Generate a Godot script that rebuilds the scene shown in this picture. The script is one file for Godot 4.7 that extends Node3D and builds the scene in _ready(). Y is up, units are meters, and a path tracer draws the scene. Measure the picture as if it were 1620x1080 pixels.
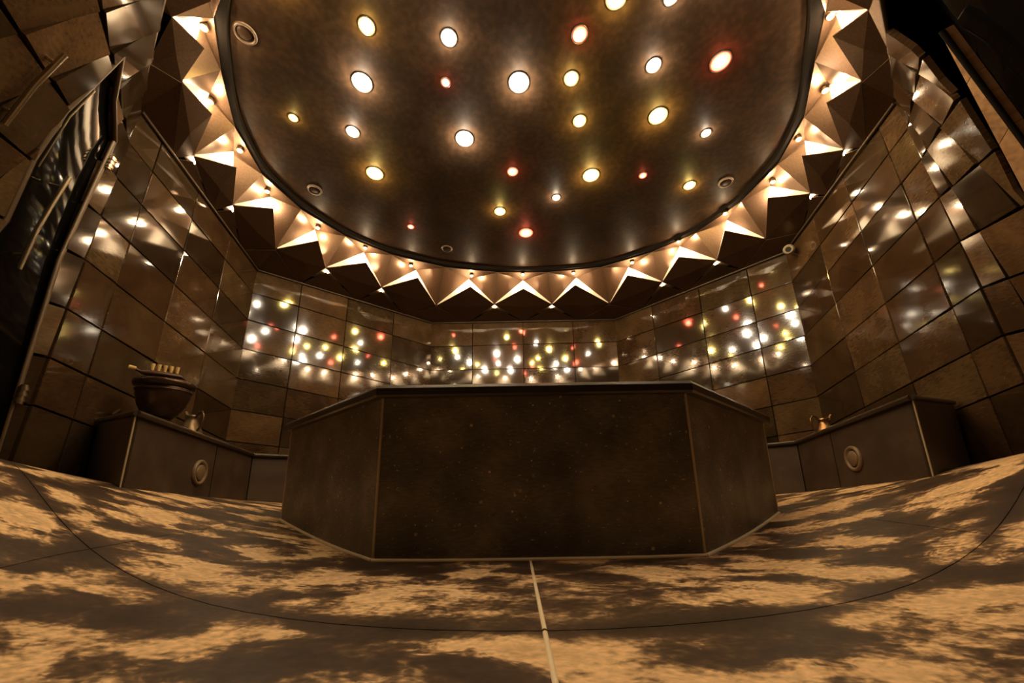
extends Node3D
# A hammam: an octagonal stone platform in a dished, slate-tiled room under an oval ceiling of coloured lamps.
# Plan coordinates: x to the right, f forward (towards -z), h height above the lowest part of the floor, all in metres.

var rng := RandomNumberGenerator.new()
var M := {}
var taken := {}
const MID := Vector3(0.1, 1.5, -2.8)      # inside of the room, used to turn faces inwards
const TOP := 2.76                          # height of the wall heads

func P(x: float, h: float, f: float) -> Vector3:
	return Vector3(x, h, -f)

# ---------------------------------------------------------------- naming
func numbered(called: String) -> String:
	if not taken.has(called):
		taken[called] = 0
		return called
	taken[called] += 1
	return "%s_%03d" % [called, taken[called]]

func tag(o: Node, label: String, category: String, group := "", kind := "") -> void:
	o.set_meta("label", label)
	o.set_meta("category", category)
	if group != "": o.set_meta("group", group)
	if kind != "": o.set_meta("kind", kind)

func thing(called: String, label: String, category: String, at := Vector3.ZERO, group := "", kind := "") -> Node3D:
	var o := Node3D.new()
	o.name = numbered(called)
	add_child(o)
	o.position = at
	tag(o, label, category, group, kind)
	return o

func put(mesh: Mesh, mat: Material, called: String, parent: Node, at := Vector3.ZERO) -> MeshInstance3D:
	var o := MeshInstance3D.new()
	o.mesh = mesh
	o.material_override = mat
	o.name = called
	parent.add_child(o, true)
	o.position = at
	return o

# ---------------------------------------------------------------- shapes
func st_new() -> SurfaceTool:
	var st := SurfaceTool.new()
	st.begin(Mesh.PRIMITIVE_TRIANGLES)
	return st

func tri(st: SurfaceTool, a: Vector3, b: Vector3, c: Vector3, out_dir: Vector3, ua := Vector2.ZERO, ub := Vector2.ZERO, uc := Vector2.ZERO) -> void:
	# clockwise seen from the side out_dir points to
	var n := (b - a).cross(c - a)
	if n.length_squared() < 1e-14: return
	n = n.normalized()
	var flip := n.dot(out_dir) > 0.0
	var nn := n if flip else -n
	var order := [a, c, b] if flip else [a, b, c]
	var uvs := [ua, uc, ub] if flip else [ua, ub, uc]
	for i in 3:
		st.set_normal(nn)
		st.set_uv(uvs[i])
		st.add_vertex(order[i])

# closed solid between two polygons with the same number of corners; uv given on the front polygon
func prism(st: SurfaceTool, front: PackedVector3Array, back: PackedVector3Array, uv := PackedVector2Array(), flat_tris := PackedInt32Array()) -> void:
	var n := front.size()
	var cf := Vector3.ZERO
	var cb := Vector3.ZERO
	for i in n:
		cf += front[i] / n
		cb += back[i] / n
	var ax := cf - cb
	if uv.size() != n:
		uv = PackedVector2Array()
		var ex := (front[1] - front[0]).normalized()
		var ey := ax.normalized().cross(ex)
		for i in n: uv.append(Vector2((front[i] - front[0]).dot(ex), (front[i] - front[0]).dot(ey)))
	if flat_tris.is_empty():
		for i in range(1, n - 1):
			flat_tris.append_array(PackedInt32Array([0, i, i + 1]))
	for k in range(0, flat_tris.size(), 3):
		var i := flat_tris[k]; var j := flat_tris[k + 1]; var l := flat_tris[k + 2]
		tri(st, front[i], front[j], front[l], ax, uv[i], uv[j], uv[l])
		tri(st, back[i], back[j], back[l], -ax, uv[i], uv[j], uv[l])
	# outward side of each edge, from the winding of the polygon
	var area := Vector3.ZERO
	for i in n: area += (front[i] - cf).cross(front[(i + 1) % n] - cf)
	var sgn := signf(area.dot(ax))
	for i in n:
		var j := (i + 1) % n
		var out_dir := (front[j] - front[i]).cross(ax) * sgn
		tri(st, front[i], front[j], back[j], out_dir, uv[i], uv[j], uv[j])
		tri(st, front[i], back[j], back[i], out_dir, uv[i], uv[j], uv[i])

func shifted(pts: PackedVector3Array, d: Vector3) -> PackedVector3Array:
	var o := PackedVector3Array()
	for p in pts: o.append(p + d)
	return o

func slab_mesh(front: PackedVector3Array, d: Vector3, uv := PackedVector2Array(), tris := PackedInt32Array()) -> ArrayMesh:
	var st := st_new()
	prism(st, front, shifted(front, d), uv, tris)
	return st.commit()

# a tile with chamfered face: four corners on the wall plane, n towards the room
func tile_mesh(c: PackedVector3Array, n: Vector3, thick: float, tilt: PackedFloat32Array, uvo: Vector2) -> ArrayMesh:
	var st := st_new()
	var gap := 0.004
	var ch := 0.0022
	var mid := (c[0] + c[1] + c[2] + c[3]) / 4.0
	var pn := (c[2] - c[0]).cross(c[3] - c[1]).normalized()
	n = pn if pn.dot(n) > 0.0 else -pn
	for i in 4: c[i] -= n * (c[i] - mid).dot(n)      # every tile is flat
	var ex := (c[1] - c[0]).normalized()
	var ey := n.cross(ex).normalized()
	var low := PackedVector3Array(); var mide := PackedVector3Array(); var face := PackedVector3Array()
	var uv := PackedVector2Array()
	for i in 4:
		var a: Vector3 = c[(i + 1) % 4] - c[i]
		var b: Vector3 = c[(i + 3) % 4] - c[i]
		var ins := a.normalized() + b.normalized()
		low.append(c[i] + ins * gap - n * 0.02)
		mide.append(c[i] + ins * gap + n * (thick + tilt[i] - 0.003))
		face.append(c[i] + ins * (gap + ch) + n * (thick + tilt[i]))
		uv.append(uvo + Vector2((c[i] - mid).dot(ex), (c[i] - mid).dot(ey)))
	var vn: Array = []
	for i in 4:
		var e := (face[(i + 1) % 4] - face[i]).cross(face[(i + 3) % 4] - face[i]).normalized()
		vn.append(e if e.dot(n) > 0.0 else -e)
	var cw: bool = (face[1] - face[0]).cross(face[2] - face[0]).dot(n) < 0.0
	for t in ([[0, 1, 2], [0, 2, 3]] if cw else [[0, 2, 1], [0, 3, 2]]):
		for k in t:
			st.set_normal(vn[k])
			st.set_uv(uv[k])
			st.add_vertex(face[k])
	for i in 4:
		var j := (i + 1) % 4
		var o := ((c[i] + c[j]) / 2.0 - mid).normalized()
		tri(st, face[i], face[j], mide[j], o + n, uv[i], uv[j], uv[j])
		tri(st, face[i], mide[j], mide[i], o + n, uv[i], uv[j], uv[i])
		tri(st, mide[i], mide[j], low[j], o, uv[i], uv[j], uv[j])
		tri(st, mide[i], low[j], low[i], o, uv[i], uv[j], uv[i])
	return st.commit()

func lathe(profile: PackedVector2Array, seg := 40) -> ArrayMesh:
	var st := SurfaceTool.new()
	st.begin(Mesh.PRIMITIVE_TRIANGLES)
	st.set_smooth_group(0)
	var n := profile.size()
	for i in seg:
		var a0 := TAU * i / seg
		var a1 := TAU * (i + 1) / seg
		for k in n - 1:
			var p := profile[k]; var q := profile[k + 1]
			var v := [Vector3(p.x * cos(a0), p.y, p.x * sin(a0)), Vector3(p.x * cos(a1), p.y, p.x * sin(a1)), Vector3(q.x * cos(a1), q.y, q.x * sin(a1)), Vector3(q.x * cos(a0), q.y, q.x * sin(a0))]
			# profile runs from the outside bottom to the top: outward is to the right of its direction
			for t in [[0, 1, 2], [0, 2, 3]]:
				var e: Vector3 = (v[t[1]] - v[t[0]]).cross(v[t[2]] - v[t[0]])
				if e.length_squared() < 1e-16: continue
				var am := (a0 + a1) / 2.0
				var od := Vector3((q.y - p.y) * cos(am), -(q.x - p.x), (q.y - p.y) * sin(am))
				var w := [v[t[0]], v[t[1]], v[t[2]]]
				if e.dot(od) > 0.0: w = [w[0], w[2], w[1]]
				for x in w: st.add_vertex(x)
	st.generate_normals()
	return st.commit()

func tube(path: PackedVector3Array, radii: PackedFloat32Array, seg := 12, squash := 1.0) -> ArrayMesh:
	var st := SurfaceTool.new()
	st.begin(Mesh.PRIMITIVE_TRIANGLES)
	var rings: Array = []
	var side := Vector3.ZERO
	for i in path.size():
		var d := (path[mini(i + 1, path.size() - 1)] - path[maxi(i - 1, 0)]).normalized()
		if side == Vector3.ZERO:
			side = d.cross(Vector3.UP if absf(d.y) < 0.9 else Vector3.RIGHT).normalized()
		side = (side - d * side.dot(d)).normalized()
		var up := side.cross(d)
		var ring: Array = []
		for k in seg:
			var a := TAU * k / seg
			ring.append(path[i] + (side * cos(a) + up * sin(a) * squash) * radii[i])
		rings.append(ring)
	for i in rings.size() - 1:
		for k in seg:
			var k2 := (k + 1) % seg
			var ax := (path[i] + path[i + 1]) / 2.0
			var q := [rings[i][k], rings[i][k2], rings[i + 1][k2], rings[i + 1][k]]
			for t in [[0, 1, 2], [0, 2, 3]]:
				var w := [q[t[0]], q[t[1]], q[t[2]]]
				var e: Vector3 = (w[1] - w[0]).cross(w[2] - w[0])
				if e.dot((w[0] + w[1] + w[2]) / 3.0 - ax) > 0.0: w = [w[0], w[2], w[1]]
				st.set_smooth_group(0)
				for x in w: st.add_vertex(x)
	for e in [0, rings.size() - 1]:
		var od: Vector3 = path[e] - path[1 if e == 0 else e - 1]
		for k in seg:
			var w := [path[e], rings[e][k], rings[e][(k + 1) % seg]]
			var cr: Vector3 = (w[1] - w[0]).cross(w[2] - w[0])
			if cr.dot(od) > 0.0: w = [w[0], w[2], w[1]]
			st.set_smooth_group(-1)
			for x in w: st.add_vertex(x)
	st.generate_normals()
	return st.commit()

func bar(a: Vector3, b: Vector3, r: float, seg := 12) -> ArrayMesh:
	return tube(PackedVector3Array([a, b]), PackedFloat32Array([r, r]), seg)

# ---------------------------------------------------------------- materials
func noise_bytes(size: int, seed_: int, freq: float, oct := 4, warp := 0.0, warp_f := 0.01, ridged := false) -> PackedByteArray:
	var n := FastNoiseLite.new()
	n.seed = seed_
	n.noise_type = FastNoiseLite.TYPE_SIMPLEX_SMOOTH
	n.frequency = freq
	n.fractal_type = FastNoiseLite.FRACTAL_RIDGED if ridged else FastNoiseLite.FRACTAL_FBM
	n.fractal_octaves = oct
	if warp > 0.0:
		n.domain_warp_enabled = true
		n.domain_warp_amplitude = warp
		n.domain_warp_frequency = warp_f
		n.domain_warp_fractal_octaves = 3
	var im := n.get_seamless_image(size, size)
	im.convert(Image.FORMAT_L8)
	return im.get_data()

func ramp(stops: Array, t: float) -> Vector3:
	for i in stops.size() - 1:
		if t <= stops[i + 1][0]:
			var u: float = clampf((t - stops[i][0]) / maxf(stops[i + 1][0] - stops[i][0], 1e-5), 0, 1)
			return (stops[i][1] as Vector3).lerp(stops[i + 1][1], u)
	return stops[-1][1]

func tex_rgb(size: int, data: PackedByteArray) -> ImageTexture:
	var im := Image.create_from_data(size, size, false, Image.FORMAT_RGB8, data)
	im.generate_mipmaps()
	return ImageTexture.create_from_image(im)

func mat(col: Color, rough: float, metal := 0.0) -> StandardMaterial3D:
	var m := StandardMaterial3D.new()
	m.albedo_color = col
	m.roughness = rough
	m.metallic = metal
	return m

func glow(col: Color, k: float) -> StandardMaterial3D:
	var m := mat(Color(0.8, 0.8, 0.8), 0.4)
	m.emission_enabled = true
	m.emission = col
	m.emission_energy_multiplier = k
	return m

func two_tone(size: int, a: PackedByteArray, b: PackedByteArray, mix_b: float, stops: Array) -> ImageTexture:
	var lut: Array = []
	for i in 256: lut.append(ramp(stops, i / 255.0))
	var out := PackedByteArray()
	out.resize(size * size * 3)
	for i in size * size:
		var v: Vector3 = lut[int(a[i] * (1.0 - mix_b) + b[i] * mix_b)]
		out[i * 3] = int(v.x); out[i * 3 + 1] = int(v.y); out[i * 3 + 2] = int(v.z)
	return tex_rgb(size, out)

func make_materials() -> void:
	# slate wall tiles: cloudy brown with fine horizontal cleft
	var sz := 512
	var cloud := noise_bytes(sz, 11, 0.008, 5, 30.0, 0.01)
	var fine := noise_bytes(sz, 12, 0.05, 4)
	var cleft := PackedByteArray(); cleft.resize(sz * sz)
	for y in sz:
		for x in sz:
			cleft[y * sz + x] = fine[((y * 4) % sz) * sz + x]
	var slate := two_tone(sz, cloud, cleft, 0.45, [[0.0, Vector3(92, 77, 59)], [0.35, Vector3(112, 94, 72)], [0.6, Vector3(134, 114, 87)], [1.0, Vector3(160, 138, 107)]])
	M.tiles = []
	for i in 7:
		var k: float = [0.62, 0.78, 0.9, 1.0, 1.08, 0.84, 0.7][i]
		var warm: float = [0.98, 1.0, 0.96, 1.0, 0.97, 0.94, 1.0][i]
		var m := mat(Color(k * 0.62, k * 0.58 * warm, k * 0.53 * warm), 0.07)
		m.albedo_texture = slate
		m.uv1_scale = Vector3(0.55, 0.55, 0.55)
		m.metallic_specular = 0.85
		M.tiles.append(m)
	M.grout = mat(Color(0.09, 0.075, 0.06), 0.8)
	M.painted_lit_tile = mat(Color(1.0, 0.95, 0.88), 0.35)  # light falling on the pier is put into this paler tile colour
	M.painted_lit_tile.albedo_texture = two_tone(sz, cloud, fine, 0.5, [[0.0, Vector3(120, 96, 74)], [0.5, Vector3(176, 146, 116)], [1.0, Vector3(208, 180, 150)]])
	# floor: tan stone, dark where it is wet
	var fs := 2048
	var fa := noise_bytes(fs, 21, 0.0060, 4, 110.0, 0.005)
	var fb := noise_bytes(fs, 22, 0.017, 5, 70.0, 0.010)
	var fc := noise_bytes(fs, 23, 0.11, 3)
	var fd := noise_bytes(fs, 24, 0.0030, 3, 60.0, 0.003)
	var out := PackedByteArray(); out.resize(fs * fs * 3)
	var rough := PackedByteArray(); rough.resize(fs * fs)
	var lut: Array = []
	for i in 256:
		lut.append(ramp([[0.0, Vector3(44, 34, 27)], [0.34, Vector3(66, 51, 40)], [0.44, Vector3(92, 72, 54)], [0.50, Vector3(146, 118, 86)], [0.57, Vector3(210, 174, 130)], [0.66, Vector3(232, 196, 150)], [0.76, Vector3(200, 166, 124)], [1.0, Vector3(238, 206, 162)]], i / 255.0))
	# wet band soaked along the bowed joint: row of each column where the joint runs (floor uv: 6.4 m by 4.2 m)
	var joint := PackedFloat32Array(); joint.resize(fs)
	for x in fs:
		var q := (x / float(fs) - 0.53) * 6.4 - 0.05
		joint[x] = 0.77 + 0.34 * q * q / (1.0 + 0.40 * absf(q))
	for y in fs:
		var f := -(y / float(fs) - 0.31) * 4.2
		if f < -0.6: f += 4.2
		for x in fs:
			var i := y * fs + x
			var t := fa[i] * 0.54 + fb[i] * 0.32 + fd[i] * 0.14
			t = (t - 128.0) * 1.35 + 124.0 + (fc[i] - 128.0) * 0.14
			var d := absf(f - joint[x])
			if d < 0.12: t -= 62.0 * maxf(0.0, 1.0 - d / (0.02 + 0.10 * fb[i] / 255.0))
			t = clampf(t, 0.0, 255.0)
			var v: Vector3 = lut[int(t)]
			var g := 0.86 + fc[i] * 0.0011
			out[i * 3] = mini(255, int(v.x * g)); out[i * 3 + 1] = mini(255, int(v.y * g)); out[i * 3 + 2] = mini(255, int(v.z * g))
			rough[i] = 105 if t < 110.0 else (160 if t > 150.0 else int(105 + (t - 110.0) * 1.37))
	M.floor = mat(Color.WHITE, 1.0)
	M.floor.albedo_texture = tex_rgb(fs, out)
	var rim := Image.create_from_data(fs, fs, false, Image.FORMAT_L8, rough)
	M.floor.roughness_texture = ImageTexture.create_from_image(rim)
	M.floor.roughness_texture_channel = BaseMaterial3D.TEXTURE_CHANNEL_RED
	M.floor.metallic_specular = 0.35
	M.pale_joint = mat(Color(0.90, 0.83, 0.70), 0.6)
	# dark speckled stone of the platform
	var sp := two_tone(sz, cloud, cleft, 0.35, [[0.0, Vector3(70, 67, 64)], [0.5, Vector3(104, 100, 95)], [1.0, Vector3(146, 141, 134)]]).get_image()
	rng.seed = 5
	for i in 900:
		var g := rng.randf_range(0.5, 0.95)
		var w := 1 if rng.randf() < 0.4 else (2 if rng.randf() < 0.7 else rng.randi_range(3, 5))
		sp.fill_rect(Rect2i(rng.randi_range(0, sz - 3), rng.randi_range(0, sz - 3), w, 1 if rng.randf() < 0.7 else w), Color(g, g * 0.9, g * 0.72))
	M.stone = mat(Color(1.0, 0.97, 0.92), 0.42)
	M.stone.albedo_texture = ImageTexture.create_from_image(sp)
	M.stone.metallic_specular = 0.4
	M.bench = mat(Color(0.95, 0.88, 0.8), 0.45)
	M.bench.albedo_texture = two_tone(sz, cloud, cleft, 0.4, [[0.0, Vector3(50, 43, 36)], [0.5, Vector3(66, 57, 48)], [1.0, Vector3(88, 76, 64)]])
	M.coping = mat(Color(0.20, 0.16, 0.125), 0.28)
	M.strip = mat(Color(0.74, 0.67, 0.55), 0.4, 0.2)
	# polished plaster of the oval ceiling, satin bronze of the folded ring
	M.disc = mat(Color(1.0, 0.94, 0.86), 0.46)
	M.disc.metallic_specular = 0.16
	M.disc.albedo_texture = two_tone(sz, cloud, fine, 0.5, [[0.0, Vector3(34, 27, 21)], [0.5, Vector3(48, 38, 30)], [1.0, Vector3(68, 54, 43)]])
	M.disc.uv1_scale = Vector3(0.6, 0.6, 0.6)
	M.rim = mat(Color(0.085, 0.070, 0.058), 0.85)
	M.rim.metallic_specular = 0.15
	M.bronze = mat(Color(1.0, 0.97, 0.93), 0.32, 0.65)
	M.bronze.albedo_texture = two_tone(sz, cleft, fine, 0.4, [[0.0, Vector3(90, 72, 58)], [0.5, Vector3(106, 86, 70)], [1.0, Vector3(124, 103, 85)]])
	M.bronze.uv1_scale = Vector3(1.5, 1.5, 1.5)
	M.whitened_plate = mat(Color(0.90, 0.87, 0.82), 0.5)  # added pale finish that brightens the recess plates of the bronze ring
	M.trim = mat(Color(0.36, 0.30, 0.24), 0.4, 0.3)
	M.steel = mat(Color(0.72, 0.66, 0.56), 0.28, 1.0)
	M.basin = mat(Color(0.24, 0.165, 0.105), 0.25, 0.5)
	M.pewter = mat(Color(0.40, 0.33, 0.24), 0.35, 0.7)
	M.copper = mat(Color(0.55, 0.42, 0.28), 0.28, 0.9)
	M.black = mat(Color(0.035, 0.03, 0.027), 0.5)
	M.dark_wall = mat(Color(0.16, 0.13, 0.11), 0.6)
	M.glass = mat(Color(0.05, 0.045, 0.04), 0.06)
	M.frame = mat(Color(0.34, 0.28, 0.21), 0.4, 0.3)
	M.wood = mat(Color(0.26, 0.15, 0.08), 0.5)
	M.bristle = mat(Color(0.78, 0.66, 0.42), 0.8)
	M.plastic = mat(Color(0.62, 0.58, 0.5), 0.45)
	M.fitting = mat(Color(0.44, 0.36, 0.27), 0.45)
	M.bezel = mat(Color(0.16, 0.12, 0.09), 0.4)
	M.slot = glow(Color(1.0, 0.84, 0.62), 3.2)
	M.bulb = glow(Color(1.0, 0.82, 0.58), 22.0)
	M.lamp = {"W": glow(Color(1.0, 0.88, 0.70), 11.0), "Y": glow(Color(1.0, 0.74, 0.16), 9.0), "R": glow(Color(1.0, 0.16, 0.09), 7.0)}

# ---------------------------------------------------------------- the room's own shape
func floor_h(x: float, f: float) -> float:
	var q := pow(absf(x - 0.1), 4.0)
	var far := exp(-(maxf(f, 1.0) - 2.0) / 1.75) if f > 1.0 else exp(1.0 / 1.75)
	return 0.55 * q / (q + 20.0) * far

# an edge between two walls: plan at the head, plan at the foot
func edge_at(e: Array, h: float) -> Vector3:
	var t := h / TOP
	return P(lerpf(e[1][0], e[0][0], t), h, lerpf(e[1][1], e[0][1], t))

func wall_between(called: String, label: String, ea: Array, ha: Array, eb: Array, hb: Array, cols: Array, seed_: int) -> Node3D:
	var root := thing(called, label, "wall", Vector3.ZERO, "", "structure")
	rng.seed = seed_
	var a0 := edge_at(ea, 0.0); var a1 := edge_at(ea, TOP)
	var b0 := edge_at(eb, 0.0); var b1 := edge_at(eb, TOP)
	var n := (b0 - a0).cross(Vector3.UP).normalized()
	if n.dot(MID - a0) < 0.0: n = -n
	var back := shifted(PackedVector3Array([edge_at(ea, -0.12), edge_at(eb, -0.12), edge_at(eb, 3.5), edge_at(ea, 3.5)]), -n * 0.03)
	put(slab_mesh(back, -n * 0.16), M.grout, "backing", root)
	var c: Array = [0.0]
	c.append_array(cols)
	c.append(1.0)
	for r in ha.size() - 1:
		for k in c.size() - 1:
			var q := PackedVector3Array()
			for s in [[c[k], r + 1], [c[k + 1], r + 1], [c[k + 1], r], [c[k], r]]:
				var la := edge_at(ea, ha[s[1]]); var lb := edge_at(eb, hb[s[1]])
				q.append(la.lerp(lb, s[0]))
			var tilt := PackedFloat32Array()
			var tx := rng.randf_range(-0.0028, 0.0028); var ty := rng.randf_range(-0.0022, 0.0022)
			for s in [[-1, -1], [1, -1], [1, 1], [-1, 1]]: tilt.append(tx * s[0] + ty * s[1] + 0.002)
			var m := tile_mesh(q, n, 0.014, tilt, Vector2(rng.randf() * 7.0, rng.randf() * 7.0))
			put(m, M.tiles[rng.randi() % 7], "tile", root)
	# slim metal bead where the wall meets the ceiling
	put(tube(PackedVector3Array([edge_at(ea, TOP) + n * 0.03, edge_at(eb, TOP) + n * 0.03]), PackedFloat32Array([0.011, 0.011]), 8), M.trim, "head_bead", root)
	return root

# a twisted wall beside the room's openings: straight lines from foot to head
func ruled(w: Array, u: float, v: float) -> Vector3:
	var a: Vector3 = (w[0] as Vector3).lerp(w[1], v)
	var b: Vector3 = (w[2] as Vector3).lerp(w[3], v)
	return a.lerp(b, u)

func ruled_n(w: Array, u: float, v: float) -> Vector3:
	var du := ruled(w, u + 0.01, v) - ruled(w, u - 0.01, v)
	var dv := ruled(w, u, v + 0.01) - ruled(w, u, v - 0.01)
	var n := du.cross(dv).normalized()
	return n if n.dot(Vector3(0.1, 1.2, -1.4) - ruled(w, u, v)) > 0.0 else -n

func ruled_plate(w: Array, poly: PackedVector2Array, lift: float, thick: float, uvo := Vector2.ZERO, flat := false) -> ArrayMesh:
	# a bent plate lying on the ruled wall: its face is cut into small cells so that it follows the twist
	var st := st_new()
	var lo := poly[0]; var hi := poly[0]
	for p in poly:
		lo = Vector2(minf(lo.x, p.x), minf(lo.y, p.y))
		hi = Vector2(maxf(hi.x, p.x), maxf(hi.y, p.y))
	var nu := maxi(1, int(ceil((hi.x - lo.x) / 0.09))); var nv := maxi(1, int(ceil((hi.y - lo.y) / 0.09)))
	var made := false
	if flat:
		# a flat stone tile set on the wall: level through its own middle
		var tt := Geometry2D.triangulate_polygon(poly)
		if tt.is_empty(): return null
		var cc := (lo + hi) / 2.0
		var pn := ruled_n(w, cc.x, cc.y)
		var p0 := ruled(w, cc.x, cc.y)
		var fr := PackedVector3Array(); var uv := PackedVector2Array()
		for p in poly:
			var q := ruled(w, p.x, p.y)
			fr.append(q - pn * (q - p0).dot(pn) + pn * lift)
			uv.append(uvo + Vector2(p.x * 1.8, p.y * 2.76))
		prism(st, fr, shifted(fr, -pn * thick), uv, tt)
		return st.commit()
	for i in nu:
		for j in nv:
			var a := lo + (hi - lo) * Vector2(i / float(nu), j / float(nv)); var b := lo + (hi - lo) * Vector2((i + 1) / float(nu), (j + 1) / float(nv))
			for q in Geometry2D.intersect_polygons(poly, PackedVector2Array([a, Vector2(b.x, a.y), b, Vector2(a.x, b.y)])):
				var t := Geometry2D.triangulate_polygon(q)
				for k in range(0, t.size(), 3):
					var pts: Array = []; var nn: Array = []
					for m in 3:
						var p: Vector2 = q[t[k + m]]
						var n := ruled_n(w, p.x, p.y)
						nn.append(n)
						pts.append(ruled(w, p.x, p.y) + n * lift)
					var e: Vector3 = (pts[1] - pts[0]).cross(pts[2] - pts[0])
					if e.length_squared() < 1e-14: continue
					made = true
					for m in ([0, 2, 1] if e.dot(nn[0]) > 0.0 else [0, 1, 2]):
						var p: Vector2 = q[t[k + m]]
						st.set_normal(nn[m])
						st.set_uv(uvo + Vector2(p.x * 1.8, p.y * 2.76))
						st.add_vertex(pts[m])
					tri(st, pts[0] - nn[0] * thick, pts[1] - nn[1] * thick, pts[2] - nn[2] * thick, -nn[0])
	var mid := (lo + hi) / 2.0
	for i in poly.size():
		var p := poly[i]; var q := poly[(i + 1) % poly.size()]
		var steps := maxi(1, int(ceil(p.distance_to(q) / 0.09)))
		for k in steps:
			var a := p.lerp(q, k / float(steps)); var b := p.lerp(q, (k + 1) / float(steps))
			var na := ruled_n(w, a.x, a.y); var nb := ruled_n(w, b.x, b.y)
			var fa := ruled(w, a.x, a.y) + na * lift; var fb := ruled(w, b.x, b.y) + nb * lift
			var od := (fa + fb) / 2.0 - (ruled(w, mid.x, mid.y) + na * lift)
			tri(st, fa, fb, fb - nb * thick, od)
			tri(st, fa, fb - nb * thick, fa - na * thick, od)
	return st.commit() if made else null

func ruled_tiles(root: Node3D, w: Array, us: Array, vs: Array, holes: Array, seed_: int) -> void:
	rng.seed = seed_
	for i in us.size() - 1:
		for j in vs.size() - 1:
			var g := 0.003
			var polys: Array = [PackedVector2Array([Vector2(us[i] + g, vs[j] + g), Vector2(us[i + 1] - g, vs[j] + g), Vector2(us[i + 1] - g, vs[j + 1] - g), Vector2(us[i] + g, vs[j + 1] - g)])]
			for hole in holes:
				var nxt: Array = []
				for p in polys: nxt.append_array(Geometry2D.clip_polygons(p, hole))
				polys = nxt
			var mt: Material = M.tiles[rng.randi() % 7]
			var uvo := Vector2(rng.randf() * 5.0, rng.randf() * 5.0)
			for p in polys:
				if p.size() < 3: continue
				var m := ruled_plate(w, p, 0.016 + rng.randf() * 0.003, 0.03, uvo, true)
				if m: put(m, mt, "tile", root)

func uvlist(a: Array) -> PackedVector2Array:
	var o := PackedVector2Array()
	for p in a: o.append(Vector2(p[0], p[1]))
	return o

# ---------------------------------------------------------------- build
func _ready() -> void:
	# camera: low over the floor, tilted up, lens shifted
	var cam := Camera3D.new()
	cam.name = "camera"
	cam.projection = Camera3D.PROJECTION_FRUSTUM
	cam.near = 0.05
	cam.far = 60.0
	cam.size = 2.0 * 0.05 * 540.0 / 600.0
	cam.frustum_offset = Vector2(-2.0 / 600.0, 80.0 / 600.0) * 0.05
	add_child(cam)
	cam.position = Vector3(0, 0.26, 0)
	cam.basis = Basis(Vector3.RIGHT, atan(145.0 / 600.0)) * Basis(Vector3.BACK, -deg_to_rad(0.95))
	cam.current = true
	# no daylight: a windowless room, lit by its own lamps only
	var we := WorldEnvironment.new()
	we.name = "environment"
	var env := Environment.new()
	env.background_mode = Environment.BG_COLOR
	env.background_color = Color.BLACK
	env.tonemap_mode = Environment.TONE_MAPPER_LINEAR
	env.tonemap_exposure = 1.0
	env.sdfgi_enabled = true
	env.ssao_enabled = true
	env.ssil_enabled = true
	we.environment = env
	add_child(we)
	make_materials()
	build_floor()
	build_walls()
	build_ceiling()
	build_ring()
	build_platform()
	build_benches()
	build_lamps()
	build_small_things()

# ---------------------------------------------------------------- floor
func floor_plan(a: float, b: float) -> Vector2:
	# joints bow round the platform: a counts sideways, b counts rows away from the entrance
	var x := a * (1.0 + 0.16 * (b - 0.77)) + 0.05
	var f := b + 0.34 * a * a / (1.0 + 0.40 * absf(a))
	return Vector2(x, f)

func build_floor() -> void:
	var root := thing("floor", "wet brown stone floor with pale dried patches and wide tile joints", "floor", Vector3.ZERO, "", "structure")
	var rows := [-2.4, -0.1, 0.77, 1.9, 3.2, 4.6, 6.2]
	var cols := [-3.9, -2.5, -1.22, 0.0, 1.30, 2.5, 3.9]
	var st := st_new()
	# bed under the tiles
	for i in 40:
		for j in 40:
			var q: Array = []
			for s in [[0, 0], [1, 0], [1, 1], [0, 1]]:
				var ab := floor_plan(-3.9 + 7.8 * (i + s[0]) / 40.0, -2.4 + 8.6 * (j + s[1]) / 40.0)
				q.append(P(ab.x, floor_h(ab.x, ab.y) - 0.012, ab.y))
			tri(st, q[0], q[1], q[2], Vector3.UP)
			tri(st, q[0], q[2], q[3], Vector3.UP)
			tri(st, q[0] - Vector3(0, 0.12, 0), q[1] - Vector3(0, 0.12, 0), q[2] - Vector3(0, 0.12, 0), Vector3.DOWN)
			tri(st, q[0] - Vector3(0, 0.12, 0), q[2] - Vector3(0, 0.12, 0), q[3] - Vector3(0, 0.12, 0), Vector3.DOWN)
	put(st.commit(), M.grout, "bed", root)
	var g := 0.0018
	for r in rows.size() - 1:
		for c in cols.size() - 1:
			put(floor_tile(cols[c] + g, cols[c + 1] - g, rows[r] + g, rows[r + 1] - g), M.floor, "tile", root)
	# pale grout in the joint that runs up to the platform
	for seg in [[-0.6, 0.765], [0.775, 1.5]]:
		var fr := PackedVector3Array(); var bk := PackedVector3Array()
		var path := PackedVector3Array()
		var rad := PackedFloat32Array()
		for i in 7:
			var b := lerpf(seg[0], seg[1], i / 6.0)
			var ab := floor_plan(0.0, b)
			path.append(P(ab.x, floor_h(ab.x, ab.y) - 0.0025, ab.y))
			rad.append(0.0056)
		put(tube(path, rad, 8), M.pale_joint, "grout_joint", root)

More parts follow.
